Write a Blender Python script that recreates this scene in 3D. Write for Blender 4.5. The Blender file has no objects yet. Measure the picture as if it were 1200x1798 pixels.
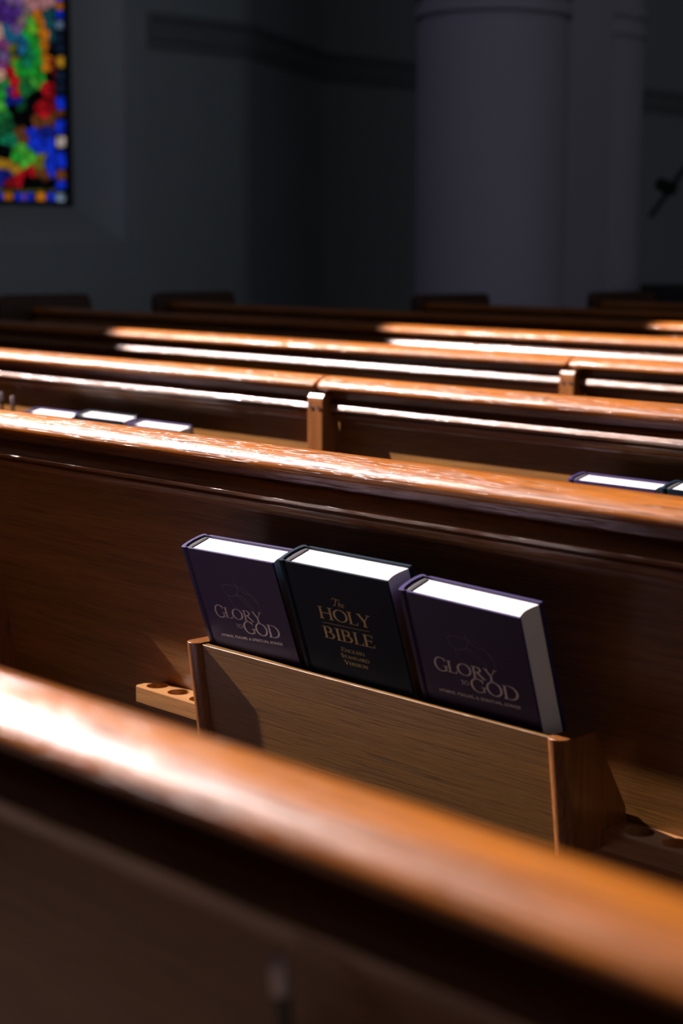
import bpy, bmesh, math, random
from mathutils import Vector, Matrix
random.seed(7)
S = bpy.context.scene
COL = S.collection
H = 0.90          # height of the pew rails above the floor
P = 0.8056        # distance from one pew to the next

# ------------------------------------------------------------------ camera
cam_d = bpy.data.cameras.new('camera')
cam = bpy.data.objects.new('camera', cam_d); COL.objects.link(cam); S.camera = cam
CR = Vector((0.69050, 0.72332, 0.00455)); CU = Vector((-0.11325, 0.10189, 0.98833)); CF = Vector((-0.71441, 0.68296, -0.15227))
CC = Vector((1.27065, -1.30474, H + 0.22523))
m = Matrix((CR, CU, -CF)).transposed().to_4x4(); m.translation = CC
cam.matrix_world = m
cam_d.sensor_fit = 'VERTICAL'; cam_d.sensor_height = 36.0; cam_d.sensor_width = 24.0
cam_d.lens = 3000 / 1798 * 36
cam_d.clip_start = 0.02; cam_d.clip_end = 100
cam_d.dof.use_dof = True
cam_d.dof.focus_distance = 2.03
cam_d.dof.aperture_fstop = 4.8

# ------------------------------------------------------------------ world, lamps, exposure
w = bpy.data.worlds.new('world'); S.world = w; w.use_nodes = True
w.node_tree.nodes['Background'].inputs[0].default_value = (0.35, 0.45, 0.6, 1)
w.node_tree.nodes['Background'].inputs[1].default_value = 0.3

def aim(o, target):
    o.rotation_euler = (Vector(target) - o.location).to_track_quat('-Z', 'Y').to_euler()

sd = bpy.data.lights.new('nave_spotlight', 'SPOT')          # theatre spotlight high on the side wall
sd.energy = 14500; sd.color = (1.0, 0.885, 0.87); sd.spot_size = 2 * math.radians(28.3); sd.spot_blend = 0.012
sd.shadow_soft_size = 0.035
spot = bpy.data.objects.new('nave_spotlight', sd); COL.objects.link(spot)
spot.location = (-7.4, -1.36, H + 4.7); aim(spot, (8.6, 3.2, H))

def fill_light(name, loc, target, sx, sy, energy, color, spread=180):   # cool fill panel, added to brighten walls and pier
    d = bpy.data.lights.new(name, 'AREA'); d.shape = 'RECTANGLE'; d.size = sx; d.size_y = sy
    d.energy = energy; d.color = color; d.spread = math.radians(spread)
    o = bpy.data.objects.new(name, d); COL.objects.link(o); o.location = loc; aim(o, target)
    return o
fill_light('rear_fill_light', (-5.5, -8.0, 6.8), (-5.4, 8.0, 3.0), 3.0, 2.4, 16, (0.80, 0.80, 1.0), 70)  # added fill for the pier and far wall; the back wall has no opening
fill_light('side_fill_light', (7.4, -1.5, 6.5), (-8.4, 7.0, 2.6), 3.0, 3.2, 10, (0.76, 0.90, 1.0), 60)  # added fill aimed at the left wall; the right wall has no opening

S.view_settings.view_transform = 'Standard'; S.view_settings.look = 'None'
S.view_settings.gamma = 1; S.view_settings.use_curve_mapping = False
S.view_settings.exposure = 0.0
cy = S.cycles
cy.use_denoising = True
cy.max_bounces = 6; cy.diffuse_bounces = 3; cy.glossy_bounces = 3; cy.transmission_bounces = 3
cy.sample_clamp_indirect = 4.0
cy.caustics_reflective = False; cy.caustics_refractive = False

# ------------------------------------------------------------------ materials
def mat(name, color, rough=0.5, metallic=0.0, coat=0.0, coat_rough=0.1, bump=0.0, bscale=60, spec=0.5, var=0.0, vscale=8):
    M = bpy.data.materials.new(name); M.use_nodes = True
    N = M.node_tree.nodes; L = M.node_tree.links; b = N['Principled BSDF']
    b.inputs['Base Color'].default_value = (*color, 1); b.inputs['Roughness'].default_value = rough
    b.inputs['Metallic'].default_value = metallic; b.inputs['Coat Weight'].default_value = coat
    b.inputs['Coat Roughness'].default_value = coat_rough; b.inputs['Specular IOR Level'].default_value = spec
    tc = N.new('ShaderNodeTexCoord')
    if var > 0:
        n = N.new('ShaderNodeTexNoise'); n.inputs['Scale'].default_value = vscale; n.inputs['Detail'].default_value = 5
        L.new(tc.outputs['Object'], n.inputs['Vector'])
        mx = N.new('ShaderNodeMix'); mx.data_type = 'RGBA'
        mx.inputs[6].default_value = (*[c * (1 - var) for c in color], 1); mx.inputs[7].default_value = (*[min(1, c * (1 + var)) for c in color], 1)
        L.new(n.outputs['Fac'], mx.inputs[0]); L.new(mx.outputs[2], b.inputs['Base Color'])
    if bump > 0:
        n = N.new('ShaderNodeTexNoise'); n.inputs['Scale'].default_value = bscale; n.inputs['Detail'].default_value = 3
        L.new(tc.outputs['Object'], n.inputs['Vector'])
        bp = N.new('ShaderNodeBump'); bp.inputs['Strength'].default_value = bump; bp.inputs['Distance'].default_value = 0.002
        L.new(n.outputs['Fac'], bp.inputs['Height']); L.new(bp.outputs['Normal'], b.inputs['Normal'])
    return M

def wood(name, dark, light, rough=0.33, coat=0.5, coat_rough=0.12, bump=0.35, axis='X', pore=0.5, spec=0.4, cior=1.5):
    """oak: long soft bands, fine dark pores running with the grain, thin varnish"""
    M = bpy.data.materials.new(name); M.use_nodes = True
    N = M.node_tree.nodes; L = M.node_tree.links; b = N['Principled BSDF']
    tc = N.new('ShaderNodeTexCoord')
    def noise(al, ac, det, rgh=0.55, dist=0.0):
        mp = N.new('ShaderNodeMapping')
        mp.inputs['Scale'].default_value = {'X': (al, ac, ac), 'Z': (ac, ac, al), 'Y': (ac, al, ac)}[axis]
        L.new(tc.outputs['Object'], mp.inputs['Vector'])
        n = N.new('ShaderNodeTexNoise'); n.inputs['Scale'].default_value = 1; n.inputs['Detail'].default_value = det
        n.inputs['Roughness'].default_value = rgh; n.inputs['Distortion'].default_value = dist
        L.new(mp.outputs['Vector'], n.inputs['Vector']); return n
    band = noise(1.0, 30, 4, 0.5, 0.15); fine = noise(9, 300, 3, 0.6); pr = noise(11, 620, 2, 0.6)
    rmp = N.new('ShaderNodeValToRGB'); rmp.color_ramp.elements[0].position = 0.32; rmp.color_ramp.elements[1].position = 0.68
    rmp.color_ramp.elements[0].color = (*dark, 1); rmp.color_ramp.elements[1].color = (*light, 1)
    ad = N.new('ShaderNodeMath'); ad.operation = 'MULTIPLY_ADD'; ad.inputs[1].default_value = 0.45
    L.new(fine.outputs['Fac'], ad.inputs[0])
    s1 = N.new('ShaderNodeMath'); s1.operation = 'MULTIPLY'; s1.inputs[1].default_value = 0.55
    L.new(band.outputs['Fac'], s1.inputs[0]); L.new(s1.outputs[0], ad.inputs[2])
    L.new(ad.outputs[0], rmp.inputs['Fac'])
    pm = N.new('ShaderNodeMapRange'); pm.inputs['From Min'].default_value = 0.36; pm.inputs['From Max'].default_value = 0.47
    L.new(pr.outputs['Fac'], pm.inputs['Value'])
    mr = N.new('ShaderNodeMapRange'); mr.inputs['To Min'].default_value = 1 - pore; mr.inputs['To Max'].default_value = 1
    L.new(pm.outputs['Result'], mr.inputs['Value'])
    mx = N.new('ShaderNodeMix'); mx.data_type = 'RGBA'; mx.blend_type = 'MULTIPLY'; mx.inputs[0].default_value = 1
    L.new(rmp.outputs['Color'], mx.inputs[6]); L.new(mr.outputs['Result'], mx.inputs[7])
    L.new(mx.outputs[2], b.inputs['Base Color'])
    b.inputs['Roughness'].default_value = rough; b.inputs['Coat Weight'].default_value = coat; b.inputs['Specular IOR Level'].default_value = spec
    b.inputs['Coat Roughness'].default_value = coat_rough; b.inputs['Coat IOR'].default_value = cior
    hs = N.new('ShaderNodeMath'); hs.operation = 'MULTIPLY_ADD'; hs.inputs[1].default_value = 0.6
    L.new(pm.outputs['Result'], hs.inputs[0]); L.new(fine.outputs['Fac'], hs.inputs[2])
    bp = N.new('ShaderNodeBump'); bp.inputs['Strength'].default_value = bump; bp.inputs['Distance'].default_value = 0.0006
    L.new(hs.outputs[0], bp.inputs['Height']); L.new(bp.outputs['Normal'], b.inputs['Normal'])
    L.new(bp.outputs['Normal'], b.inputs['Coat Normal'])
    return M

M = {}
OD, OL = (0.17, 0.042, 0.003), (0.47, 0.148, 0.012)
M['rail'] = wood('oak_rail', OD, OL, rough=0.38, coat=0.20, coat_rough=0.12, bump=0.75, spec=0.22, pore=0.65)
M['mould'] = wood('oak_moulding', (0.12, 0.036, 0.006), (0.30, 0.105, 0.018), rough=0.42, coat=0.60, coat_rough=0.16, bump=0.5, spec=0.4, cior=1.7)
M['panel'] = wood('oak_panel', (0.15, 0.056, 0.010), (0.33, 0.145, 0.026), rough=0.42, coat=0.25, coat_rough=0.25, bump=0.35, pore=0.35)
M['rack'] = wood('oak_rack', (0.15, 0.066, 0.012), (0.225, 0.104, 0.020), rough=0.42, coat=0.25, coat_rough=0.3, bump=0.3, pore=0.35)
M['holder'] = wood('pale_oak', (0.28, 0.125, 0.04), (0.42, 0.20, 0.07), rough=0.36, coat=0.4, coat_rough=0.2, bump=0.2, pore=0.25)
M['post'] = wood('oak_post', (0.15, 0.046, 0.009), (0.29, 0.10, 0.020), rough=0.36, coat=0.4, coat_rough=0.2, bump=0.3, axis='Z')
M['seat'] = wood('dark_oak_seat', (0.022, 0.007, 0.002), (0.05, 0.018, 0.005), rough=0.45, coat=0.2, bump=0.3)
M['cushion'] = mat('reflector_cushion_fabric', (0.60, 0.48, 0.64), 0.9, bump=0.6, bscale=900, var=0.15)  # lilac picked for its reflection in the mouldings, on added cushions
M['metal'] = mat('screw_metal', (0.75, 0.75, 0.8), 0.25, 1.0)
M['hymnal'] = mat('hymnal_cloth', (0.034, 0.023, 0.100), 0.55, bump=0.05, bscale=420, var=0.15, vscale=60, spec=0.3)
M['bible'] = mat('bible_cloth', (0.006, 0.018, 0.034), 0.6, bump=0.05, bscale=420, var=0.15, vscale=60, spec=0.12)
M['pages'] = mat('page_paper', (0.80, 0.76, 0.72), 0.8)
M['headband'] = mat('headband_cloth', (0.02, 0.02, 0.03), 0.8)
M['thread'] = mat('headband_thread', (0.30, 0.26, 0.18), 0.7)
M['silver'] = mat('silver_foil', (0.96, 0.93, 0.98), 0.35, 0.35, bump=1.0, bscale=1400)
M['gold'] = mat('gold_foil', (0.85, 0.68, 0.28), 0.4, 0.3, bump=0.8, bscale=1400)
M['emboss'] = mat('emblem_foil', (0.14, 0.12, 0.20), 0.4, 0.0)
M['wall'] = mat('limestone_wall', (0.26, 0.29, 0.315), 0.85, bump=0.1, bscale=12, var=0.06, vscale=1.5)
M['band'] = mat('carved_stone_band', (0.15, 0.17, 0.18), 0.85, bump=0.1, bscale=20)
M['column'] = mat('limestone_column', (0.25, 0.235, 0.30), 0.8, bump=0.1, bscale=12, var=0.05, vscale=2)
M['floor'] = mat('floor_carpet', (0.050, 0.026, 0.014), 0.95, bump=0.3, bscale=300)
M['ceiling'] = mat('ceiling_plaster', (0.3, 0.3, 0.32), 0.9)
M['black'] = mat('black_metal', (0.012, 0.012, 0.014), 0.5)
M['lead'] = mat('lead_came', (0.004, 0.004, 0.005), 0.6)
M['pencil'] = mat('pencil_paint', (0.010, 0.018, 0.022), 0.35, coat=0.4)
M['ferrule'] = mat('pencil_ferrule', (0.62, 0.58, 0.62), 0.35, 0.8)
M['eraser'] = mat('pencil_eraser', (0.5, 0.4, 0.45), 0.8)

# ------------------------------------------------------------------ helpers
def link(name, me, material=None, parent=None, smooth=False):
    o = bpy.data.objects.new(name, me); COL.objects.link(o)
    if material is not None and not me.materials: me.materials.append(material)
    if parent is not None: o.parent = parent
    if smooth:
        for p in me.polygons: p.use_smooth = True
    return o

def obj(name, bm, material, parent=None, smooth=False, bevel=0.0, seg=2, smooth_ok=True):
    bmesh.ops.remove_doubles(bm, verts=bm.verts, dist=1e-6)
    bmesh.ops.recalc_face_normals(bm, faces=bm.faces)
    me = bpy.data.meshes.new(name); bm.to_mesh(me); bm.free()
    o = link(name, me, material, parent, smooth)
    if bevel > 0:
        md = o.modifiers.new('bevel', 'BEVEL'); md.width = bevel; md.segments = seg; md.limit_method = 'ANGLE'
        md.angle_limit = math.radians(40); md.harden_normals = smooth_ok
    return o

def autosmooth(o, deg=35):
    me = o.data
    for p in me.polygons: p.use_smooth = True
    bm = bmesh.new(); bm.from_mesh(me)
    for e in bm.edges:
        if len(e.link_faces) == 2 and e.calc_face_angle(0) > math.radians(deg): e.smooth = False
    bm.to_mesh(me); bm.free()
    return o

def box(bm, x0, x1, y0, y1, z0, z1, mtx=None):
    vs = [bm.verts.new((x, y, z)) for x in (x0, x1) for y in (y0, y1) for z in (z0, z1)]
    for q in ((0, 1, 3, 2), (4, 6, 7, 5), (0, 4, 5, 1), (2, 3, 7, 6), (0, 2, 6, 4), (1, 5, 7, 3)):
        bm.faces.new([vs[i] for i in q])
    if mtx is not None:
        for v in vs: v.co = mtx @ v.co

def sweep_x(bm, prof, x0, x1, inset=0.0):
    """closed (y, z) profile extruded along x; inset rounds the two ends off a little"""
    cy_ = sum(p[0] for p in prof) / len(prof); cz_ = sum(p[1] for p in prof) / len(prof)
    rings = []
    if inset > 0:
        st = [(x0, 1 - inset / 0.012 * 0.22), (x0 + inset * 0.4, 1 - inset / 0.012 * 0.06), (x0 + inset, 1), (x1 - inset, 1), (x1 - inset * 0.4, 1 - inset / 0.012 * 0.06), (x1, 1 - inset / 0.012 * 0.22)]
    else:
        st = [(x0, 1), (x1, 1)]
    for x, k in st:
        rings.append([bm.verts.new((x, cy_ + (y - cy_) * k, cz_ + (z - cz_) * k)) for y, z in prof])
    n = len(prof)
    for a, b in zip(rings, rings[1:]):
        for i in range(n): bm.faces.new((a[i], a[(i + 1) % n], b[(i + 1) % n], b[i]))
    bm.faces.new(rings[0][::-1]); bm.faces.new(rings[-1])

def prism_z(bm, prof, z0, z1):
    a = [bm.verts.new((x, y, z0)) for x, y in prof]; b = [bm.verts.new((x, y, z1)) for x, y in prof]
    n = len(prof)
    for i in range(n): bm.faces.new((a[i], a[(i + 1) % n], b[(i + 1) % n], b[i]))
    bm.faces.new(a[::-1]); bm.faces.new(b)

def lathe(bm, prof, seg=48, cx=0, cy_=0):
    rings = [[bm.verts.new((cx + r * math.cos(2 * math.pi * i / seg), cy_ + r * math.sin(2 * math.pi * i / seg), z)) for i in range(seg)] for r, z in prof]
    for a, b in zip(rings, rings[1:]):
        for i in range(seg): bm.faces.new((a[i], a[(i + 1) % seg], b[(i + 1) % seg], b[i]))
    bm.faces.new(rings[0][::-1]); bm.faces.new(rings[-1])

def tube(bm, a, b, r0, r1=None, seg=12):
    r1 = r0 if r1 is None else r1
    a = Vector(a); b = Vector(b); d = (b - a).normalized()
    u = d.orthogonal().normalized(); v = d.cross(u)
    A = [bm.verts.new(a + (u * math.cos(t) + v * math.sin(t)) * r0) for t in [2 * math.pi * i / seg for i in range(seg)]]
    B = [bm.verts.new(b + (u * math.cos(t) + v * math.sin(t)) * r1) for t in [2 * math.pi * i / seg for i in range(seg)]]
    for i in range(seg): bm.faces.new((A[i], A[(i + 1) % seg], B[(i + 1) % seg], B[i]))
    bm.faces.new(A[::-1]); bm.faces.new(B)

def empty(name, loc, rot=(0, 0, 0)):
    o = bpy.data.objects.new(name, None); o.empty_display_size = 0.05; COL.objects.link(o)
    o.location = loc; o.rotation_euler = rot; return o

def tag(o, label=None, cat=None, group=None, kind=None):
    if label: o['label'] = label
    if cat: o['category'] = cat
    if group: o['group'] = group
    if kind: o['kind'] = kind
    return o

def struct(name, bm, m_, **k):
    o = obj(name, bm, m_, **k); o['kind'] = 'structure'; return o

def kids(o): return [c for c in bpy.data.objects if c.parent == o]
def copy_tree(o, parent=None):
    c = o.copy(); COL.objects.link(c)
    if parent is not None: c.parent = parent
    for ch in kids(o):
        if ch is not c: copy_tree(ch, c)
    return c

# ------------------------------------------------------------------ the room
XW = -8.0; XF = -8.9; ZS = -H          # wall planes; helpers below use heights above the rails, hence H +
# window in the side wall: outer opening, step, splay, glass
Y_out, Y_mid, Y_gl = 5.699, 5.640, 5.402
z_out, z_mid, z_gl = H + 0.061, H + 0.263, H + 0.496
Yl_gl = Y_gl - 1.25; Yl_mid = Yl_gl - 0.24; Yl_out = Yl_mid - 0.06
z_tg = H + 4.2; z_tm = z_tg + 0.23; z_to = z_tm + 0.2
def frame_quads(bm, x0, r0, x1, r1):
    a = [bm.verts.new((x0, y, z)) for y, z in ((r0[0], r0[2]), (r0[1], r0[2]), (r0[1], r0[3]), (r0[0], r0[3]))]
    b = [bm.verts.new((x1, y, z)) for y, z in ((r1[0], r1[2]), (r1[1], r1[2]), (r1[1], r1[3]), (r1[0], r1[3]))]
    for i in range(4): bm.faces.new((a[i], a[(i + 1) % 4], b[(i + 1) % 4], b[i]))
bm = bmesh.new()
R0 = (-9.0, 6.585, 0.0, 9.0); R1 = (Yl_out, Y_out, z_out, z_to); R2 = (Yl_mid, Y_mid, z_mid, z_tm); R3 = (Yl_gl, Y_gl, z_gl, z_tg)
frame_quads(bm, XW, R0, XW, R1); frame_quads(bm, XW, R1, XW - 0.05, R1); frame_quads(bm, XW - 0.05, R1, XW - 0.05, R2)
frame_quads(bm, XW - 0.05, R2, XW - 0.10, R2); frame_quads(bm, XW - 0.10, R2, XW - 0.35, R3); frame_quads(bm, XW - 0.35, R3, XW - 0.6, R3)
# chamfered corner, canted return and the deeper bay beyond it
def wallstrip(bm, pts, z0=0.0, z1=9.0):
    a = [bm.verts.new((x, y, z0)) for x, y in pts]; b = [bm.verts.new((x, y, z1)) for x, y in pts]
    for i in range(len(pts) - 1): bm.faces.new((a[i], a[i + 1], b[i + 1], b[i]))
wallstrip(bm, [(XW, 6.585), (-8.02, 6.68), (XF + 0.02, 8.16), (XF, 8.24), (XF, 19.0)])
struct('wall_left', bm, M['wall'])
bm = bmesh.new()
def course(bm, pts, z0, z1, out=0.05):
    """moulded string course following the wall"""
    prof = [(0, z1), (out, z1 - 0.01), (out, z1 - 0.05), (out * 0.6, z1 - 0.07), (out * 0.6, z0 + 0.06), (out * 0.35, z0 + 0.05), (out * 0.35, z0), (0, z0)]
    rings = []
    for i, (x, y) in enumerate(pts):
        rings.append([bm.verts.new((x + o_, y, z)) for o_, z in prof])
    for a, b in zip(rings, rings[1:]):
        for i in range(len(prof)): bm.faces.new((a[i], a[(i + 1) % len(prof)], b[(i + 1) % len(prof)], b[i]))
    bm.faces.new(rings[0][::-1]); bm.faces.new(rings[-1])
course(bm, [(XW, 5.76), (XW, 6.585), (-8.02, 6.68), (XF + 0.02, 8.16), (XF, 8.24), (XF, 18.9)], H + 1.53, H + 1.77)
struct('trim_1', bm, M['band'])
for nm, m_, c in (('floor', 'floor', (-12, 9, -9.2, 19.2, -0.1, 0.0)), ('ceiling', 'ceiling', (-12, 9, -9.2, 19.2, 9.0, 9.2)),
                  ('wall_front', 'wall', (-12, 9, 19.0, 19.2, 0, 9)), ('wall_back', 'wall', (-12, 9, -9.2, -9.0, 0, 9)), ('wall_right', 'wall', (8.0, 8.2, -9.0, 19.0, 0, 9))):
    bm = bmesh.new(); box(bm, *c); struct(nm, bm, M[m_])

# stained glass window -------------------------------------------------
XG = XW - 0.37
def on_wall(px, py, X):
    d = CF + CR * ((px - 600) / 3000) - CU * ((py - 899) / 3000); t = (X - CC.x) / d.x
    q = CC + d * t; return q.y, q.z
C_ = dict(pu=(.10, .03, .28), lp=(.28, .15, .42), pk=(.65, .28, .30), gp=(.30, .20, .22), te=(.01, .10, .12), gr=(.02, .45, .04), yg=(.25, .75, .04), lg=(.10, .60, .05),
          og=(.75, .22, .01), bt=(.02, .20, .40), tg=(.01, .30, .14), ol=(.25, .25, .02), mv=(.35, .08, .28), pe=(.95, .55, .40), rd=(.70, .01, .02), dr=(.25, .005, .01),
          dg=(.01, .12, .04), mg=(.02, .26, .06), bk=(.002, .002, .003), bn=(.22, .07, .02), bl=(.01, .05, .95), db=(.01, .02, .30), oy=(.55, .28, .02), wh=(.85, .68, .62), pb=(.30, .42, .55), gb=(.15, .22, .35), tl=(.01, .02, .05))
GC = list(C_)
GM = []
for k in GC:
    g = bpy.data.materials.new('glass_' + {'pu': 'purple', 'lp': 'lilac', 'pk': 'pink', 'gp': 'grey_pink', 'te': 'dark_teal', 'gr': 'green', 'yg': 'yellow_green', 'lg': 'leaf_green', 'og': 'orange', 'bt': 'blue_teal', 'tg': 'teal_green', 'ol': 'olive', 'mv': 'mauve', 'pe': 'peach', 'rd': 'red', 'dr': 'dark_red', 'dg': 'dark_green', 'mg': 'mid_green', 'bk': 'black', 'bn': 'brown', 'bl': 'blue', 'db': 'dark_blue', 'oy': 'amber', 'wh': 'white', 'pb': 'pale_blue', 'gb': 'grey_blue', 'tl': 'night_blue'}[k]); g.use_nodes = True
    b = g.node_tree.nodes['Principled BSDF']; b.inputs['Base Color'].default_value = (*[c * .1 for c in C_[k]], 1); b.inputs['Roughness'].default_value = 0.5; b.inputs['Specular IOR Level'].default_value = 0.2
    n = g.node_tree.nodes.new('ShaderNodeTexNoise'); n.inputs['Scale'].default_value = 22; n.inputs['Detail'].default_value = 4
    mr = g.node_tree.nodes.new('ShaderNodeMapRange'); mr.inputs['From Min'].default_value = 0.3; mr.inputs['From Max'].default_value = 0.7; mr.inputs['To Min'].default_value = 0.08; mr.inputs['To Max'].default_value = 0.75
    tc = g.node_tree.nodes.new('ShaderNodeTexCoord'); g.node_tree.links.new(tc.outputs['Object'], n.inputs['Vector'])
    g.node_tree.links.new(n.outputs['Fac'], mr.inputs['Value']); g.node_tree.links.new(mr.outputs['Result'], b.inputs['Emission Strength'])
    b.inputs['Emission Color'].default_value = (*C_[k], 1); GM.append(g)
seeds = '''30,50,pu 90,60,pu 0,20,pu 60,10,lp 185,20,pk 230,12,pk 150,5,pk 115,110,gp 245,90,te 270,130,te 165,110,lg 170,155,yg 190,80,og 208,105,og 228,180,og 240,250,og 246,310,og 244,355,og
290,190,te 28,160,bt 60,200,bt 82,145,lp 115,215,bt 110,260,bt 180,205,gr 155,285,tg 195,270,gr 135,320,tg 70,260,ol 75,315,ol 20,240,mv 30,300,lp 12,340,mv 0,165,pe 8,395,pe 50,380,rd 75,430,rd 85,495,rd
110,380,gr 130,440,mg 120,480,mg 200,375,gr 190,440,lg 215,410,gr 165,460,mg 170,530,bk 130,600,bk 150,650,bk 110,560,dg 10,500,gr 0,560,lg 25,610,mg 55,660,dg 60,735,tg 45,480,pu 50,530,db 70,570,bk
245,460,rd 215,565,rd 235,600,rd 285,490,dr 292,390,dr 280,330,dr 270,560,dr 272,630,bn 190,640,bn 130,720,bn 110,690,bn 160,700,bl 180,740,bl 215,780,bl 240,690,db 245,770,bl 270,860,bl 280,910,bl 255,840,bl
110,790,lg 130,850,lg 95,830,gr 160,830,lg 40,870,oy 10,850,oy 70,890,oy 210,910,bn 240,930,bn 105,940,rd 165,900,rd 60,955,dr 40,918,db 10,925,db 18,780,bk 30,740,tg 5,700,dg 20,820,bk 225,830,ol 200,870,ol 140,950,bk 200,960,bk 260,965,bk 90,640,bk
265,270,bk 262,400,bk 275,250,tl 285,80,te 205,330,gr 150,180,gr 90,330,gr 85,270,tl 60,110,pu 110,30,lp 140,60,gp 230,640,bn 150,580,bk 190,500,bk 90,530,db 30,440,mg'''.split()
seeds = [(float(a), float(b), c) for a, b, c in (s.split(',') for s in seeds)]
rnd = random.Random(3)
for i in range(120):      # the rest of the picture, left of and above what shows
    x = rnd.uniform(-800, -25); y = rnd.uniform(-600, 980); seeds.append((x, y, rnd.choice(['bl', 'gr', 'rd', 'pu', 'og', 'tg', 'bk', 'mv', 'bt', 'oy', 'db'])))
for i in range(90):
    x = rnd.uniform(-25, 280); y = rnd.uniform(-1800, -25); seeds.append((x, y, rnd.choice(['bl', 'gr', 'rd', 'pu', 'og', 'tg', 'bk', 'mv', 'bt', 'oy', 'db'])))
def clip(poly, px, py, nx, ny):
    out = []
    for i in range(len(poly)):
        a = poly[i]; b = poly[(i + 1) % len(poly)]
        da = (a[0] - px) * nx + (a[1] - py) * ny; db_ = (b[0] - px) * nx + (b[1] - py) * ny
        if da <= 0: out.append(a)
        if (da < 0) != (db_ < 0): t = da / (da - db_); out.append((a[0] + (b[0] - a[0]) * t, a[1] + (b[1] - a[1]) * t))
    return out
bm = bmesh.new()
def pane(poly, ci, x=XG):
    if len(poly) < 3: return
    vs = []
    for u, v in poly:
        y, z = on_wall(u / 2.996, v / 2.996, XG); vs.append(bm.verts.new((x, y, z)))
    try: f = bm.faces.new(vs); f.material_index = ci
    except ValueError: pass
for i, (sx, sy, c) in enumerate(seeds):
    poly = [(-800, -1800), (288, -1800), (288, 985), (-800, 985)]
    for j, (tx, ty, _) in enumerate(seeds):
        if i == j: continue
        d = math.hypot(tx - sx, ty - sy)
        if d > 420: continue
        nx, ny = (tx - sx) / d, (ty - sy) / d
        poly = clip(poly, (sx + tx) / 2 - nx * 2.6, (sy + ty) / 2 - ny * 2.6, nx, ny)
        if len(poly) < 3: break
    if len(poly) >= 3: pane(poly, GC.index(c))
def rnd_rect(cx, cy_, hw, hh): return [(cx + hw * math.copysign(abs(math.cos(t)) ** .5, math.cos(t)), cy_ + hh * math.copysign(abs(math.sin(t)) ** .5, math.sin(t))) for t in [2 * math.pi * k / 16 for k in range(16)]]
for cy_, hh, c in ((30, 20, 'og'), (75, 19, 'bl'), (132, 21, 'gb'), (200, 22, 'tl'), (255, 22, 'tl'), (325, 28, 'oy'), (400, 26, 'tl'), (465, 24, 'tl'), (540, 32, 'bl'), (597, 16, 'bn'), (668, 34, 'bl'), (745, 28, 'wh'), (842, 44, 'bl'), (920, 26, 'bn'), (972, 20, 'bl'), (1040, 24, 'pb'), (-20, 22, 'bl'), (-80, 24, 'rd')):
    pane(rnd_rect(320, cy_, 24, hh), GC.index(c))
for cx, hw, c in ((0, 14, 'bl'), (45, 22, 'og'), (98, 20, 'bl'), (127, 6, 'mv'), (155, 20, 'bl'), (216, 24, 'og'), (270, 20, 'bl'), (-50, 22, 'bl'), (-110, 22, 'og'), (-170, 22, 'bl')):
    pane(rnd_rect(cx, 1038, hw, 24), GC.index(c))
for k in range(60):
    x = 286 - k * 9.5; pane([(x, 1000), (x + 5, 1000), (x + 5, 1009), (x, 1009)], GC.index('ol'))
win = tag(empty('window_1', (XG, (Y_gl + Yl_gl) / 2, z_gl)), kind='structure')
me = bpy.data.meshes.new('stained_glass'); bmesh.ops.recalc_face_normals(bm, faces=bm.faces); bm.to_mesh(me); bm.free()
for g in GM: me.materials.append(g)
gl = bpy.data.objects.new('stained_glass', me); COL.objects.link(gl); gl.parent = win; gl.matrix_parent_inverse = Matrix.Translation(-win.location)
bm = bmesh.new(); box(bm, XG - 0.03, XG - 0.012, Yl_gl - .05, Y_gl + .05, z_gl - .05, z_tg + .05)
o = obj('lead_came', bm, M['lead'], win); o.matrix_parent_inverse = Matrix.Translation(-win.location)
bm = bmesh.new()
for c in ((Y_gl - 0.045, Y_gl, z_gl, z_tg), (Yl_gl, Yl_gl + 0.045, z_gl, z_tg), (Yl_gl, Y_gl, z_gl, z_gl + 0.035), (Yl_gl, Y_gl, z_tg - .04, z_tg)):
    box(bm, XG - 0.01, XG + 0.02, *c)
o = obj('window_frame', bm, M['lead'], win); o.matrix_parent_inverse = Matrix.Translation(-win.location)

# the clustered pier ----------------------------------------------------
pier = tag(empty('stone_pier', (-5.38, 6.23, 0)), 'massive grey clustered stone pier with round shafts and ring mouldings', 'column')
def ringed(r, zr):
    pr = [(r * 1.12, 0), (r * 1.12, 0.25), (r * 1.0, 0.33)]
    pr += [(r, zr - 0.025), (r * 0.965, zr - 0.015), (r * 0.965, zr + 0.005), (r * 1.035, zr + 0.02), (r * 1.04, zr + 0.06), (r * 1.005, zr + 0.08), (r * 0.97, zr + 0.095), (r * 0.97, zr + 0.115), (r * 1.05, zr + 0.13), (r * 1.06, zr + 0.17), (r * 1.0, zr + 0.19), (r * 1.0, zr + 0.26), (r * 1.03, zr + .28), (r * 1.12, zr + 0.5), (r * 1.25, zr + 0.6), (r * 1.25, zr + 0.75), (r * 1.05, zr + 0.78), (r * 1.05, 8.95)]
    return pr
bm = bmesh.new(); lathe(bm, ringed(0.433, H + 1.50), 72); autosmooth(obj('round_shaft', bm, M['column'], pier))
bm = bmesh.new(); lathe(bm, ringed(0.29, H + 1.50), 56, -5.55 + 5.38, 7.40 - 6.23); autosmooth(obj('round_shaft', bm, M['column'], pier))
bm = bmesh.new(); box(bm, -0.55, 0.13, 0.20, 0.94, 0, 8.95); obj('pier_core', bm, M['column'], pier, bevel=0.02)

# ------------------------------------------------------------------ pews
Y0, AP = 0.0128, 0.170                       # where the back panel starts under the mouldings and how far it leans
def panel_y(z): return Y0 + math.tan(LEAN) * (-z - 0.085)
LEAN = AP

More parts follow.
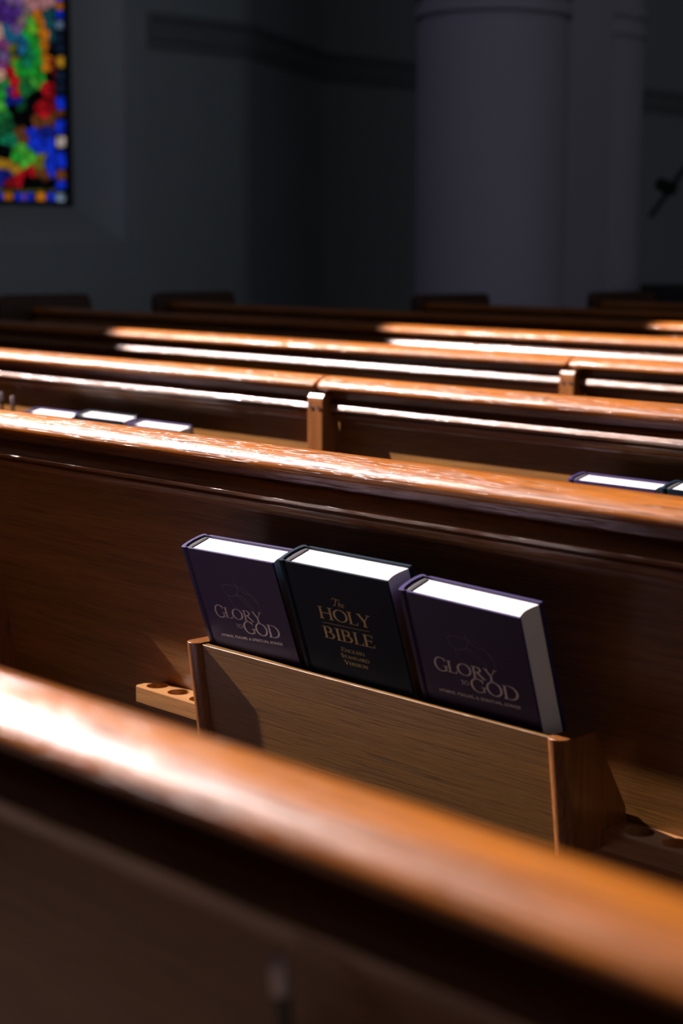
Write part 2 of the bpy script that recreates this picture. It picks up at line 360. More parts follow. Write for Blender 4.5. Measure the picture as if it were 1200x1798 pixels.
NOSE = [(0.017, -0.0035), (0.010, -0.0010), (0.002, 0.0), (-0.006, -0.0009), (-0.0135, -0.0036), (-0.0200, -0.0075), (-0.0253, -0.0120), (-0.0282, -0.0160), (-0.0288, -0.0195), (-0.0270, -0.0238), (-0.0225, -0.0266), (-0.014, -0.0275), (-0.004, -0.0275), (0.018, -0.030), (0.0245, -0.022), (0.0255, -0.012), (0.022, -0.0065)]
MOULD = [(-0.006, -0.0265), (-0.0020, -0.0425), (-0.0075, -0.0445), (-0.0125, -0.0485), (-0.0160, -0.0535), (-0.0178, -0.0585), (-0.0160, -0.0625), (-0.0105, -0.0645), (-0.0035, -0.0650), (-0.0035, -0.0660), (-0.0060, -0.0690), (-0.0040, -0.0745), (0.0015, -0.0790), (0.0060, -0.0805), (0.0070, -0.0840), (0.014, -0.0850), (0.024, -0.0850), (0.018, -0.0265)]
def make_pew(x0, x1, k, label, post=None, end=None, group=None, short=0.0):
    """one pew; its empty stands on the floor under the rail. Parts are modelled round the rail height."""
    global LEAN
    LEAN = 0.03 if k > 0 else AP          # the rows further forward stand more upright
    t = empty('church_pew', (x0, k * P - (0.020 if k < 0 else 0), 0)); tag(t, label, 'pew', group)
    L_ = x1 - x0; s0 = 0.003 if post is None else 0.0195
    def up(o): o.location = (0, 0, H); return o
    bm = bmesh.new(); sweep_x(bm, NOSE, 0.0015, L_ - 0.0015, 0.008); up(autosmooth(obj('top_rail', bm, M['rail'], t), 50))
    bm = bmesh.new(); sweep_x(bm, MOULD, s0, L_ - 0.003 - short); up(autosmooth(obj('back_moulding', bm, M['mould'], t), 32))
    bm = bmesh.new()
    pr = [(Y0, -0.085), (panel_y(-0.62), -0.62), (panel_y(-0.62) + 0.016, -0.62), (Y0 + 0.018, -0.085)]
    sweep_x(bm, pr, s0, L_ - 0.003 - short); up(obj('back_panel', bm, M['panel'], t))
    bm = bmesh.new()
    sy = panel_y(-0.47) + 0.018
    pr = [(sy, -0.475), (sy + 0.36, -0.45), (sy + 0.375, -0.458), (sy + 0.375, -0.472), (sy + 0.36, -0.480), (sy, -0.50)]
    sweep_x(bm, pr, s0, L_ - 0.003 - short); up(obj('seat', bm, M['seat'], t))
    for lx in ([0.05, L_ - 0.11] if L_ > 1 else [0.05]):        # solid supports under the seat
        bm = bmesh.new(); sweep_x(bm, [(sy + 0.02, -0.502), (sy + 0.32, -0.484), (sy + 0.28, -H), (sy - 0.04, -H)], lx, lx + 0.04); up(obj('leg', bm, M['post'], t))
    if post is not None:
        bm = bmesh.new(); yf = -0.030
        pr = [(yf + 0.032, -0.0290), (yf + 0.012, -0.0295), (yf + 0.005, -0.0325), (yf + 0.001, -0.0385), (yf, -0.046), (yf, -H), (0.16, -H), (0.16, -0.55), (panel_y(-0.1) , -0.1)]
        sweep_x(bm, pr, post - x0 - 0.021, post - x0 + 0.021)
        cp = up(obj('centre_post', bm, M['post'], t, bevel=0.003)); cp.data.name = 'centre_post'
        for dx in (-0.009, 0.010):
            bm = bmesh.new(); tube(bm, (post - x0 + dx, yf - 0.0015, -0.057), (post - x0 + dx, yf + 0.004, -0.057), 0.0042); s = obj('screw', bm, M['metal'], cp)
    if end is not None:                                    # broad end panel with rounded corners, rising above the rail
        a, b, zt = end; r = 0.03
        pr = []
        for cx_, cz_, a0 in ((a + r, zt - r, 180), (b - r, zt - r, 90)):
            for i in range(6):
                th = math.radians(a0 - 18 * i); pr.append((cx_ + r * math.cos(th), cz_ + r * math.sin(th)))
        pr += [(b + 0.05, -0.25), (b + 0.08, -H), (a + 0.02, -H), (a, -0.3)]
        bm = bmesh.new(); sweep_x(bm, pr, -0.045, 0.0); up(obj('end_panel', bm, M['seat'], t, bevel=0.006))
    return t

def make_rack(pew, x0, x1):
    """hymnal rack screwed to the back of the pew: front board, two side boards and a bottom"""
    ox = pew.location.x; a, b = x0 - ox, x1 - ox
    zt, zb = -0.2447, -0.362
    yt, yb = -0.0425, -0.0262
    bm = bmesh.new()
    sweep_x(bm, [(yt, zt), (yt + 0.0095, zt), (yb + 0.0095, zb), (yb, zb)], a + 0.010, b - 0.010)
    r = obj('book_rack', bm, M['rack'], pew, bevel=0.001); r.location = (0, 0, H)
    bm = bmesh.new(); sweep_x(bm, [(yb + 0.009, zb + 0.014), (yb + 0.009, zb + 0.002), (panel_y(zb), zb + 0.002), (panel_y(zb + 0.014), zb + 0.014)], a + 0.010, b - 0.010); obj('rack_bottom', bm, M['rack'], r)
    for e0, e1 in ((a - 0.012, a + 0.011), (b - 0.011, b + 0.012)):
        bm = bmesh.new(); n = 8; w2 = (e1 - e0) / 2; cx = (e0 + e1) / 2
        rows = []          # plan outlines from the bottom up; the top is flat only as far as the books, then cut away
        for zz, yy, ybk in ((zb - 0.004, yb, panel_y(zb - 0.004)), (-0.33, yb + (yt - yb) * 0.28, panel_y(-0.33)), (zt + 0.002, yt, 0.002)):
            pts = [(cx - w2, ybk - 0.001)]
            for i in range(n + 1):
                th = math.pi * i / n; pts.append((cx - w2 * math.cos(th), yy + 0.001 - 0.0105 * math.sin(th)))
            pts.append((cx + w2, ybk - 0.001))
            rows.append([bm.verts.new((x, y, zz)) for x, y in pts])
        k = len(rows[0])
        for lo, hi in zip(rows, rows[1:]):
            for i in range(k): bm.faces.new((lo[i], lo[(i + 1) % k], hi[(i + 1) % k], hi[i]))
        bm.faces.new(rows[0][::-1]); bm.faces.new(rows[-1])
        autosmooth(obj('side_board', bm, M['post'], r, bevel=0.0012), 50)
    return r

def curve_mesh(name, splines, depth, bevel=0.0):
    cu = bpy.data.curves.new(name, 'CURVE'); cu.dimensions = '2D'; cu.fill_mode = 'BOTH'; cu.extrude = depth / 2; cu.bevel_depth = bevel
    for pts in splines:
        sp = cu.splines.new('POLY'); sp.points.add(len(pts) - 1)
        for q, (x, y) in zip(sp.points, pts): q.co = (x, y, 0, 1)
        sp.use_cyclic_u = True
    o = bpy.data.objects.new(name, cu); COL.objects.link(o)
    dg = bpy.context.evaluated_depsgraph_get(); me = bpy.data.meshes.new_from_object(o.evaluated_get(dg))
    bpy.data.objects.remove(o); bpy.data.curves.remove(cu); me.name = name
    return me

def make_cup_holder(pew, xa, xb, holes, chamfer='l'):
    """little shelf with round holes for communion cups"""
    ox = pew.location.x; z = -0.347; yb = panel_y(z) - 0.001; yf = yb - 0.041; hy = yb - 0.0175; th = 0.020
    a, b = xa - ox, xb - ox
    if chamfer == 'l': out = [(b, yf), (b, yb), (a + 0.014, yb), (a + 0.012, yb - 0.010), (a, yb - 0.022), (a, yf + 0.006), (a + 0.006, yf)]
    else: out = [(a, yf), (b - 0.006, yf), (b, yf + 0.006), (b, yb - 0.022), (b - 0.012, yb - 0.010), (b - 0.014, yb), (a, yb)]
    sp = [out]
    for hx in holes: sp.append([(hx - ox + 0.0148 * math.cos(2 * math.pi * i / 28), hy + 0.0148 * math.sin(2 * math.pi * i / 28)) for i in range(28)])
    me = curve_mesh('cup_holder', sp, th)
    bm = bmesh.new(); bm.from_mesh(me); bmesh.ops.remove_doubles(bm, verts=bm.verts, dist=1e-5); bmesh.ops.recalc_face_normals(bm, faces=bm.faces); bm.to_mesh(me); bm.free()
    for p in me.polygons: p.use_smooth = False
    o = link('cup_holder', me, M['holder'], pew); o.location = (0, 0, H + z - th / 2)
    return o

def make_pencil_block(pew, x, y0):
    bm = bmesh.new(); ox = pew.location.x
    box(bm, x - ox - 0.02, x - ox + 0.02, y0, panel_y(-0.29), -0.30, -0.285)
    o = obj('pencil_holder', bm, M['rack'], pew, bevel=0.002); o.location = (0, 0, H); return o

JB, JC, JD = -0.881, -0.976, -1.050
pewA = make_pew(-0.79, 2.6, -1, 'nearest oak pew, its out-of-focus rail crossing the bottom of the picture')
pewBl = make_pew(-4.1, JB, 0, 'oak pew at the left edge, abutting the pew that holds the sharp hymnals', short=0.0195)
pewBr = make_pew(JB, 2.6, 0, 'sharply focused oak pew whose rack holds two purple hymnals and a dark bible', post=JB)
pewCl = make_pew(-4.2, JC, 1, 'left pew of the first row behind the sharp one, three blurred books on its back', short=0.0195)
pewCr = make_pew(JC, 2.6, 1, 'right pew of the first row behind, with a lit post at its left end', post=JC)
pewDl = make_pew(-4.2, JD, 2, 'left pew of the second row behind, brightly lit up to a small post', short=0.0195)
pewDr = make_pew(JD, 2.6, 2, 'right pew of the second row behind, starting at the small post', post=JD)
pewE = make_pew(-4.33, 2.6, 3, 'third row pew behind, dark at left and lit from mid-picture rightwards', end=(-0.16, 0.26, 0.046))
pewF = make_pew(-4.50, 2.6, 4, 'fourth row pew behind, mostly dark, with its end panel below the wall corner', end=(-0.09, 0.34, 0.040))
pewG = make_pew(-3.78, 2.6, 5, 'fifth row dark pew with its end panel in front of the round column', end=(-0.06, 0.40, 0.034))
pewH = make_pew(-3.47, 2.6, 6, 'farthest dark pew with its end panel right of the column', end=(-0.06, 0.40, 0.040))

LEAN = AP
make_rack(pewBr, -0.303, 0.256)
make_cup_holder(pewBr, -0.508, -0.3155, (-0.486, -0.441, -0.396), 'l')
make_cup_holder(pewBr, 0.2685, 0.440, (0.297, 0.342, 0.387), 'r')
LEAN = 0.03
make_rack(pewCl, -1.862, -1.314); make_cup_holder(pewCl, -2.088, -1.8745, (-2.053, -2.008, -1.963), 'l')
make_rack(pewCr, -0.385, 0.163); make_cup_holder(pewCr, -0.611, -0.3975, (-0.576, -0.531, -0.486), 'l')

def make_card_rack(pew, x0, x1):
    """shallow rack for cards and pencils, close under the mouldings"""
    ox = pew.location.x; a, b = x0 - ox, x1 - ox
    bm = bmesh.new(); sweep_x(bm, [(-0.020, -0.175), (-0.013, -0.175), (-0.006, -0.27), (-0.013, -0.27)], a, b)
    r = obj('card_rack', bm, M['mould'], pew, bevel=0.001); r.location = (0, 0, H)
    bm = bmesh.new(); box(bm, a, b, -0.012, panel_y(-0.27) - 0.001, -0.278, -0.268); obj('rack_bottom', bm, M['mould'], r)
    for e in (a - 0.010, b):
        bm = bmesh.new(); sweep_x(bm, [(-0.022, -0.175), (-0.012, -0.17), (panel_y(-0.17) - 0.001, -0.17), (panel_y(-0.28) - 0.001, -0.28), (-0.012, -0.28)], e, e + 0.010); obj('side_board', bm, M['mould'], r, bevel=0.002)
LEAN = AP
make_card_rack(pewA, 0.690, 0.885)

# ------------------------------------------------------------------ lettering
def ribbon(pts, ws):
    """polyline with a width at every point -> closed outline"""
    L1, R1_ = [], []
    for i, (x, y) in enumerate(pts):
        a = pts[max(0, i - 1)]; b = pts[min(len(pts) - 1, i + 1)]
        dx, dy = b[0] - a[0], b[1] - a[1]; l = math.hypot(dx, dy) or 1
        nx, ny = -dy / l, dx / l; h = ws[i] / 2
        L1.append((x + nx * h, y + ny * h)); R1_.append((x - nx * h, y - ny * h))
    return L1 + R1_[::-1]
TH, TN = 0.135, 0.050
def arc(cx, cy_, rx, ry, a0, a1, n=22, heavy=TH, thin=TN):
    pts, ws = [], []
    for i in range(n + 1):
        t = math.radians(a0 + (a1 - a0) * i / n); pts.append((cx + rx * math.cos(t), cy_ + ry * math.sin(t))); ws.append(thin + (heavy - thin) * abs(math.cos(t)) ** 1.3)
    return ribbon(pts, ws)
def bar(x0, y0, x1, y1, w0=TN, w1=None): return ribbon([(x0, y0), (x1, y1)], [w0, w1 or w0])
def serif(x, y, l=0.30): return bar(x - l / 2, y, x + l / 2, y, 0.045)
def stem(x, y0=0.0, y1=1.0, w=TH): return [bar(x, y0, x, y1, w), serif(x, y0 + 0.022), serif(x, y1 - 0.022)]
GL = {
 'G': (0.98, [arc(0.50, 0.5, 0.43, 0.48, 48, 325)] + [bar(0.83, 0.08, 0.83, 0.42, TH * .9), serif(0.83, 0.42, 0.32), bar(0.80, 0.97, 0.82, 0.72, 0.03, 0.06)]),
 'L': (0.68, stem(0.17) + [bar(0.17, 0.022, 0.60, 0.022, 0.045), bar(0.60, 0.0, 0.64, 0.25, 0.07, 0.03)]),
 'O': (1.02, [arc(0.51, 0.5, 0.43, 0.48, 0, 358, 40)]),
 'R': (0.86, stem(0.17) + [arc(0.34, 0.75, 0.26, 0.225, -90, 90, 14), bar(0.17, 0.975, 0.34, 0.975), bar(0.17, 0.525, 0.34, 0.525), bar(0.36, 0.52, 0.80, 0.0, 0.12, 0.13), serif(0.80, 0.022, 0.2)]),
 'Y': (0.88, [bar(0.12, 0.98, 0.44, 0.44, TH), bar(0.76, 0.98, 0.44, 0.44, TN), bar(0.44, 0.0, 0.44, 0.48, TH), serif(0.44, 0.022), serif(0.12, 0.978, .28), serif(0.76, 0.978, .24)]),
 'D': (1.02, stem(0.17) + [arc(0.40, 0.5, 0.50, 0.477, -90, 90, 22), bar(0.17, 0.977, 0.41, 0.977), bar(0.17, 0.023, 0.41, 0.023)]),
 'T': (0.82, stem(0.41) + [bar(0.04, 0.975, 0.78, 0.975), bar(0.055, 1.0, 0.045, 0.76, 0.05, 0.03), bar(0.765, 1.0, 0.775, 0.76, 0.05, 0.03)]),
 'H': (1.02, stem(0.18) + stem(0.84) + [bar(0.18, 0.51, 0.84, 0.51)]),
 'B': (0.84, stem(0.17) + [arc(0.36, 0.755, 0.23, 0.22, -90, 90, 14), arc(0.38, 0.28, 0.32, 0.256, -90, 90, 16), bar(0.17, 0.975, 0.37, 0.975), bar(0.17, 0.535, 0.39, 0.535), bar(0.17, 0.024, 0.39, 0.024)]),
 'I': (0.40, stem(0.20)),
 'E': (0.76, stem(0.17) + [bar(0.17, 0.977, 0.64, 0.977), bar(0.17, 0.51, 0.54, 0.51), bar(0.17, 0.023, 0.66, 0.023), bar(0.64, 1.0, 0.64, 0.78, 0.06, 0.03), bar(0.54, 0.62, 0.54, 0.40, 0.04), bar(0.66, 0.0, 0.70, 0.24, 0.07, 0.03)]),
 'N': (1.0, [bar(0.18, 0.0, 0.18, 1.0, TN), bar(0.84, 0.0, 0.84, 1.0, TN), bar(0.15, 1.0, 0.84, 0.02, TH), serif(0.18, 0.022), serif(0.12, 0.978, .2), serif(0.84, 0.978)]),
 'S': (0.68, [ribbon([(0.58, 0.80), (0.50, 0.93), (0.34, 0.98), (0.18, 0.93), (0.11, 0.80), (0.14, 0.66), (0.30, 0.55), (0.46, 0.46), (0.58, 0.34), (0.58, 0.18), (0.48, 0.06), (0.32, 0.02), (0.16, 0.06), (0.09, 0.2)], [.04, .05, .05, .08, .12, .13, .13, .13, .13, .12, .08, .05, .05, .04]), bar(0.58, 0.98, 0.58, 0.76, 0.04), bar(0.09, 0.02, 0.09, 0.26, 0.04)]),
 'A': (0.92, [bar(0.10, 0.0, 0.46, 1.0, TN), bar(0.46, 1.0, 0.82, 0.0, TH), bar(0.22, 0.36, 0.68, 0.36), serif(0.10, 0.022, .24), serif(0.82, 0.022, .26)]),
 'V': (0.92, [bar(0.12, 1.0, 0.47, 0.0, TH), bar(0.47, 0.0, 0.82, 1.0, TN), serif(0.12, 0.978, .28), serif(0.82, 0.978, .24)]),
}
def glyph_outlines(text, x, y, size, width, rot=0.0, caps=1.0):
    """letters from x to x+width on baseline y; first letter of small-cap words is taller"""
    tot = sum(GL[c][0] * (caps if i == 0 else 1) for i, c in enumerate(text))
    kx = width / tot; out = []; cur = 0
    for i, c in enumerate(text):
        k = caps if i == 0 else 1
        for poly in GL[c][1]:
            out.append([(x + (cur + px * k) * kx, y + py * size * k + (cur + px * k) * kx * rot) for px, py in poly])
        cur += GL[c][0] * k
    return out
def solid(bm, poly, y, h=0.00025):
    """outline in the cover's (right, up) plane, raised h toward the viewer (-y)"""
    n = len(poly); half = n // 2
    a = [bm.verts.new((px, y, pz)) for px, pz in poly]; b = [bm.verts.new((px, y - h, pz)) for px, pz in poly]
    for i in range(half - 1):
        bm.faces.new((b[i], b[i + 1], b[n - 2 - i], b[n - 1 - i]))
    for i in range(n):
        try: bm.faces.new((a[i], a[(i + 1) % n], b[(i + 1) % n], b[i]))
        except ValueError: pass
def font_mesh(text, size, shear=0.0):
    cu = bpy.data.curves.new('txt', 'FONT'); cu.body = text; cu.size = size; cu.extrude = 0.00012; cu.shear = shear; cu.offset = size * 0.012
    cu.resolution_u = 3
    o = bpy.data.objects.new('txt', cu); COL.objects.link(o)
    bpy.context.view_layer.update()
    dg = bpy.context.evaluated_depsgraph_get(); me = bpy.data.meshes.new_from_object(o.evaluated_get(dg))
    bpy.data.objects.remove(o); bpy.data.curves.remove(cu); return me
def font_part(name, text, x, z, y, width, height, material, parent, rot=0.0, shear=0.0):
    me = font_mesh(text, 1.0, shear); me.name = name
    xs = [v.co.x for v in me.vertices]; ys = [v.co.y for v in me.vertices]
    sx = width / (max(xs) - min(xs)); sy = height / (max(ys) - min(ys)); mx, my = min(xs), min(ys)
    for v in me.vertices:
        a, b, c = v.co; X = (a - mx) * sx; v.co = (x + X, y - (c > 0) * 0.0002, z + (b - my) * sy + X * rot)
    return link(name, me, material, parent)

# ------------------------------------------------------------------ books
HB = 0.232
def make_book(kind, W, T):
    """upright hardback, origin at the bottom left front corner; x right along the cover, y back, z up"""
    t = empty('hymnal' if kind == 'hymnal' else 'bible', (0, 0, 0)); cm = M[kind]
    bt = 0.0026
    out = []
    # outside of the case: front board, joint groove, rounded spine, joint groove, back board
    front = [(W, 0.0), (0.014, 0.0), (0.0115, 0.0016), (0.009, 0.0018), (0.0065, 0.0), (0.004, -0.0002)]
    n = 7; sp = []
    for i in range(n + 1):
        a = math.pi * i / n; sp.append((0.0015 - 0.0045 * math.sin(a), T / 2 - T / 2 * math.cos(a) * 1.0))
    back = [(x, T - y) for x, y in front][::-1]
    inner = [(W, T - bt), (0.0055, T - bt), (0.0028, T / 2 + T / 4), (0.0018, T / 2), (0.0028, T / 4), (0.0055, bt), (W, bt)]
    prof = front + sp + back + inner
    bm = bmesh.new()
    a = [bm.verts.new((x, y, 0)) for x, y in prof]; b = [bm.verts.new((x, y, HB)) for x, y in prof]
    for i in range(len(prof)): bm.faces.new((a[i], a[(i + 1) % len(prof)], b[(i + 1) % len(prof)], b[i]))
    f1 = bm.faces.new(a[::-1]); f2 = bm.faces.new(b)
    bmesh.ops.triangulate(bm, faces=[f1, f2], ngon_method='EAR_CLIP')
    c = obj('cover', bm, cm, t, bevel=0.0006, seg=1); autosmooth(c, 27)
    # page block with a hollow fore-edge
    pt = HB - 0.0032; bm = bmesh.new(); pr = [(0.0065, bt + .0002), (0.0045, T / 2), (0.0065, T - bt - .0002)]
    for i in range(9):
        s = i / 8; pr.append((W - 0.0035 - 0.0048 * math.sin(math.pi * s), T - bt - .0002 - (T - 2 * bt - .0004) * s))
    pa = [bm.verts.new((x, y, 0.0032)) for x, y in pr]; pb = [bm.verts.new((x, y, pt)) for x, y in pr]
    for i in range(len(pr)): bm.faces.new((pa[i], pa[(i + 1) % len(pr)], pb[(i + 1) % len(pr)], pb[i]))
    bm.faces.new(pa[::-1]); bm.faces.new(pb); autosmooth(obj('page_block', bm, M['pages'], t), 40)
    # head band along the spine, with its stitches
    bm = bmesh.new(); box(bm, 0.0035, 0.0125, bt + 0.0008, T - bt - 0.0008, pt - 0.002, pt + 0.0012)
    hb = obj('headband', bm, M['headband'], t)
    bm = bmesh.new()
    for i in range(13):
        yy = bt + 0.0025 + (T - 2 * bt - 0.006) * i / 12; box(bm, 0.0085, 0.0095, yy, yy + 0.0011, pt + 0.0012, pt + 0.0017)
    obj('stitching', bm, M['thread'], hb)
    y = 0.0
    if kind == 'hymnal':
        V = lambda v: HB - v
        bm = bmesh.new(); rt = 0.045
        for poly in glyph_outlines('G', 0.0305, V(0.0885), 0.0170, 0.0190, rt) + glyph_outlines('LORY', 0.0485, V(0.0868), 0.0140, 0.0690, rt): solid(bm, poly, y)
        for poly in glyph_outlines('GOD', 0.0775, V(0.1025), 0.0165, 0.0655, rt): solid(bm, poly, y)
        for poly in glyph_outlines('TO', 0.0640, V(0.0975), 0.0052, 0.0112, rt): solid(bm, poly, y)
        obj('title_lettering', bm, M['silver'], t)['label'] = 'silver foil title lettering'
        font_part('subtitle_lettering', 'HYMNS, PSALMS, & SPIRITUAL SONGS', 0.0300, V(0.1150), y, 0.1110, 0.0042, M['silver'], t, rot=0.055)['label'] = 'small silver foil subtitle line'
        bm = bmesh.new()
        def knot(pts, w=0.0007):
            ps = []
            for i in range(len(pts) - 1):
                p0 = pts[max(0, i - 1)]; p1 = pts[i]; p2 = pts[i + 1]; p3 = pts[min(len(pts) - 1, i + 2)]
                for s in range(8):
                    q = s / 8; ps.append(tuple(0.5 * ((2 * p1[d]) + (-p0[d] + p2[d]) * q + (2 * p0[d] - 5 * p1[d] + 4 * p2[d] - p3[d]) * q * q + (-p0[d] + 3 * p1[d] - 3 * p2[d] + p3[d]) * q ** 3) for d in (0, 1)))
            ps.append(pts[-1]); solid(bm, [(a_, V(b_)) for a_, b_ in ribbon(ps, [w] * len(ps))], y, 0.00015)
        # three flowing loops that cross each other
        knot([(0.083, 0.034), (0.086, 0.041), (0.094, 0.047), (0.108, 0.049), (0.116, 0.055), (0.117, 0.064), (0.114, 0.070)])
        knot([(0.058, 0.043), (0.066, 0.0405), (0.080, 0.0405), (0.096, 0.042), (0.108, 0.049), (0.1165, 0.059)])
        knot([(0.058, 0.043), (0.060, 0.051), (0.068, 0.0555), (0.079, 0.053), (0.086, 0.045), (0.083, 0.037)])
        knot([(0.066, 0.054), (0.066, 0.061), (0.071, 0.068), (0.080, 0.071)])
        knot([(0.079, 0.052), (0.090, 0.053), (0.100, 0.060), (0.106, 0.068), (0.100, 0.066), (0.090, 0.058), (0.079, 0.052)])
        obj('knot_emblem', bm, M['emboss'], t)['label'] = 'faint blind-stamped knot emblem'
    else:
        V = lambda v: HB - v
        bm = bmesh.new()
        for poly in glyph_outlines('HOLY', 0.0475, V(0.0640), 0.0150, 0.0820, 0.015) + glyph_outlines('BIBLE', 0.0475, V(0.0885), 0.0150, 0.0805, 0.015): solid(bm, poly, y)
        solid(bm, [(0.0495, V(0.0688)), (0.1235, V(0.0674)), (0.1235, V(0.0678)), (0.0495, V(0.0692))], y)
        for tx, x_, z_, w_ in (('ENGLISH', 0.0700, 0.1012, 0.0368), ('STANDARD', 0.0675, 0.1092, 0.0445), ('VERSION', 0.0705, 0.1172, 0.0370)):
            for poly in glyph_outlines(tx, x_, V(z_), 0.0040, w_, 0.01, 1.3): solid(bm, poly, y)
        obj('title_lettering', bm, M['gold'], t)['label'] = 'gold foil title lettering'
        bm = bmesh.new()      # the small italic word over the title
        def st(pts, w=0.0006): solid(bm, [(a_, V(b_)) for a_, b_ in ribbon(pts, [w] * len(pts))], y)
        st([(0.0745, 0.0375), (0.0755, 0.0355), (0.0785, 0.0352), (0.0835, 0.0362), (0.0865, 0.0352)]); st([(0.0815, 0.0362), (0.0795, 0.0405), (0.0775, 0.0440), (0.0755, 0.0442)], 0.0009)
        st([(0.0865, 0.0365), (0.0835, 0.0445)]); st([(0.0845, 0.0420), (0.0865, 0.0402), (0.0875, 0.0410), (0.0865, 0.0442), (0.0875, 0.0444)], 0.0007)
        st([(0.0895, 0.0428), (0.0915, 0.0418), (0.0920, 0.0404), (0.0905, 0.0402), (0.0892, 0.0420), (0.0895, 0.0442), (0.0912, 0.0444), (0.0928, 0.0434)], 0.0006)
        obj('script_lettering', bm, M['gold'], t)['label'] = 'small italic gold word'
    return t

def place_book(b, x, y, z, rz, al, ry, label, group):
    """x, y, z: top left front corner of the cover relative to the rail top"""
    X0 = Vector((math.cos(rz), math.sin(rz), 0)); d0 = Vector((-math.sin(rz) * math.sin(al), math.cos(rz) * math.sin(al), -math.cos(al)))
    X = X0 * math.cos(ry) + d0 * math.sin(ry); dn = -X0 * math.sin(ry) + d0 * math.cos(ry); bk = (-dn).cross(X)
    o = Vector((x, y, z + H)) + dn * HB
    b.matrix_world = Matrix(((X.x, bk.x, -dn.x, o.x), (X.y, bk.y, -dn.y, o.y), (X.z, bk.z, -dn.z, o.z), (0, 0, 0, 1)))
    b['label'] = label; b['category'] = 'book'; b['group'] = group
    return b
hymnal = make_book('hymnal', 0.1630, 0.0365); bible = make_book('bible', 0.1695, 0.0396)
gB = 'books in the rack of the sharply focused pew'
place_book(hymnal, -0.2954, -0.0700, -0.1227, 0.004, 0.325, -0.0155, 'purple hymnal at the left end of the sharp rack, beside the communion cup holder', gB)
place_book(bible, -0.1194, -0.0732, -0.1140, 0.000, 0.318, 0.0009, 'dark navy bible with gold title between two purple hymnals', gB)
place_book(copy_tree(hymnal), 0.0634, -0.0700, -0.1209, -0.004, 0.330, 0.028, 'purple hymnal at the right end of the sharp rack, its pale page edges showing', gB)
gC = 'books in the racks of the next pew row'
for src, x, dz, lb in ((hymnal, -1.853, -0.004, 'leftmost of the three blurred books standing behind the sharp rail at left'),
                       (bible, -1.668, 0.003, 'middle of the three blurred books standing behind the sharp rail at left'),
                       (hymnal, -1.483, -0.002, 'rightmost of the three blurred books standing behind the sharp rail at left'),
                       (hymnal, -0.362, 0.0, 'purple-edged blurred book behind the sharp rail near the right edge'),
                       (bible, -0.190, 0.004, 'dark blue blurred book behind the sharp rail, cut by the right edge')):
    place_book(copy_tree(src), x, P - 0.0720, -0.1210 + dz, 0.0, 0.222, 0.0, lb, gC)

# unseen cushions, added only to reflect lilac in the rail mouldings
proto = None
for i, (k, x, lb) in enumerate(((-1, -0.82, 'unseen lilac reflector cushion on the nearest pew seat, left one'), (-1, -0.42, 'unseen lilac reflector cushion on the nearest pew seat, right one'),
                 (0, -2.38, 'unseen lilac reflector cushion on the pew at the left edge'), (0, -0.80, 'unseen lilac reflector cushion on the sharply focused pew'))):
    if proto is None:
        bm = bmesh.new(); sweep_x(bm, [(-0.07, 0.0), (-0.08, 0.012), (-0.07, 0.026), (-0.05, 0.034), (0.05, 0.034), (0.07, 0.026), (0.08, 0.012), (0.07, 0.0)], 0.0, 0.34, 0.01)
        proto = o = obj('reflector_cushion', bm, M['cushion']); autosmooth(o, 60)
    else: o = proto.copy(); COL.objects.link(o)
    o.location = (x, k * P - (0.02 if k < 0 else 0) + 0.385, H - 0.4525); o.rotation_euler = (0.0692, 0, 0)
    tag(o, lb, 'cushion', 'cushions added on the pew seats for their reflections')

# ------------------------------------------------------------------ pencils
def make_pencil(a, b, label, group=None):
    a = Vector(a); b = Vector(b); L_ = (b - a).length
    t = empty('pencil', a); t.rotation_euler = (b - a).to_track_quat('Z', 'Y').to_euler(); tag(t, label, 'pencil', group)
    bm = bmesh.new(); tube(bm, (0, 0, 0.018), (0, 0, L_ - 0.018), 0.0038, seg=6); tube(bm, (0, 0, 0), (0, 0, 0.018), 0.0006, 0.0037, seg=6); obj('shaft', bm, M['pencil'], t)
    bm = bmesh.new(); tube(bm, (0, 0, L_ - 0.018), (0, 0, L_ - 0.005), 0.0041); obj('ferrule', bm, M['ferrule'], t)['label'] = 'silvery metal ferrule'
    bm = bmesh.new(); tube(bm, (0, 0, L_ - 0.005), (0, 0, L_), 0.0037, 0.0030); obj('eraser', bm, M['eraser'], t)
    return t
make_pencil((0.752, -P - 0.016, H - 0.266), (0.741, -P - 0.030, H - 0.079), 'black pencil with silvery end standing in the card rack of the nearest pew')
gp = 'pencils in the holder at the left edge'
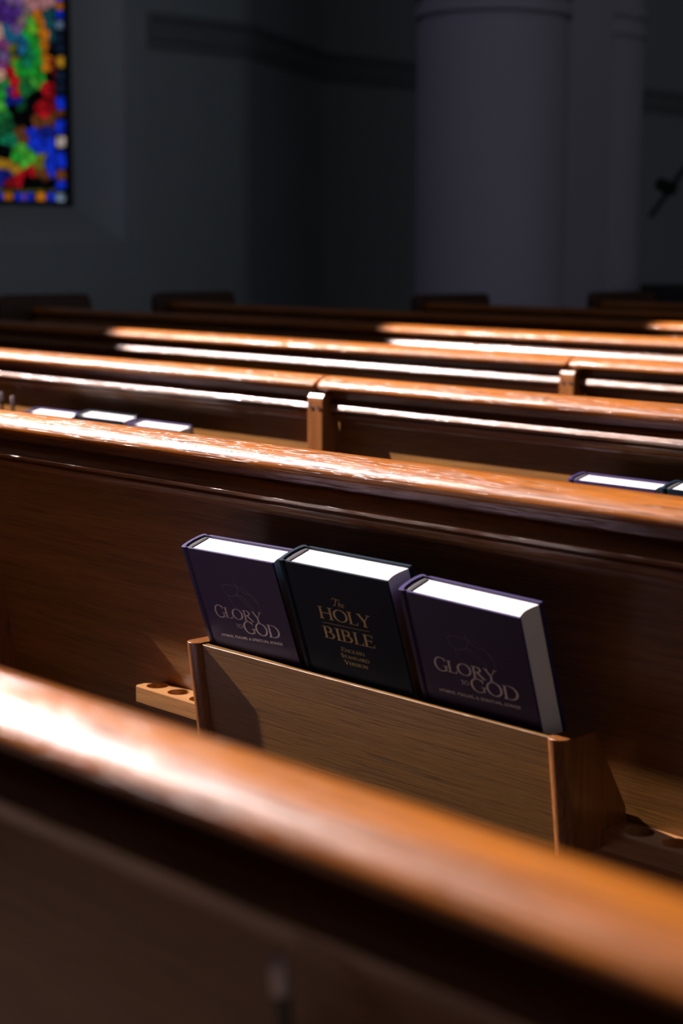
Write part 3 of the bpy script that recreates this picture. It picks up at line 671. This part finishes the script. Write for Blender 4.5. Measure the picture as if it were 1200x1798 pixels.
make_pencil((-2.030, P - 0.010, H - 0.284), (-2.034, P - 0.012, H - 0.098), 'left of two blurred dark pencils at the left edge beside the blurred books', gp)
make_pencil((-1.990, P - 0.008, H - 0.284), (-1.992, P - 0.010, H - 0.104), 'right of two blurred dark pencils at the left edge beside the blurred books', gp)
make_pencil_block(pewCl, -2.010, P * 0 - 0.025)

# ------------------------------------------------------------------ microphone stand beyond the far pews
def wp(px, py, Y):
    d = CF + CR * ((px - 600) / 3000) - CU * ((py - 899) / 3000); t = (Y - CC.y) / d.y; return CC + d * t
YS = 8.6
p_tip = wp(1143, 380, YS); p_joint = wp(1172, 330, YS); p_far = wp(1225, 265, YS); base = Vector((wp(1240, 500, YS).x, YS, 0))
mic = tag(empty('microphone_stand', base), 'black boom microphone stand at the right edge beyond the last pews', 'microphone stand')
def rel(v): return Vector(v) - base
bm = bmesh.new(); tube(bm, rel(p_tip), rel(p_far), 0.018); tube(bm, rel(p_far), rel(p_far + (p_far - p_joint) * 0.8), 0.012); obj('boom_arm', bm, M['black'], mic)
bm = bmesh.new(); tube(bm, rel(p_joint + Vector((-.07, 0, .03))), rel(p_joint + Vector((.05, 0, -.01))), 0.045, 0.05); obj('microphone', bm, M['black'], mic)
bm = bmesh.new(); tube(bm, Vector((0, 0, 0.03)), Vector((0, 0, rel(p_far).z + .02)), 0.014); tube(bm, Vector((0, 0, rel(p_far).z)), rel(p_far), 0.012); obj('pole', bm, M['black'], mic)
bm = bmesh.new(); lathe(bm, [(0.17, 0), (0.17, 0.02), (0.03, 0.035)], 32); obj('base', bm, M['black'], mic)
# speaker cabinet
q = wp(1178, 515, 7.4)
sp_ = tag(empty('floor_speaker', (q.x + 0.15, 7.4, 0)), 'black box-shaped speaker cabinet at the right edge behind the last pew', 'speaker')
bm = bmesh.new(); box(bm, -0.26, 0.26, -0.17, 0.17, 0.0, q.z + 0.055); obj('cabinet', bm, M['black'], sp_, bevel=0.015)
bm = bmesh.new(); box(bm, -0.23, 0.23, -0.185, -0.17, 0.08, q.z + 0.02); obj('grille', bm, M['lead'], sp_, bevel=0.005)
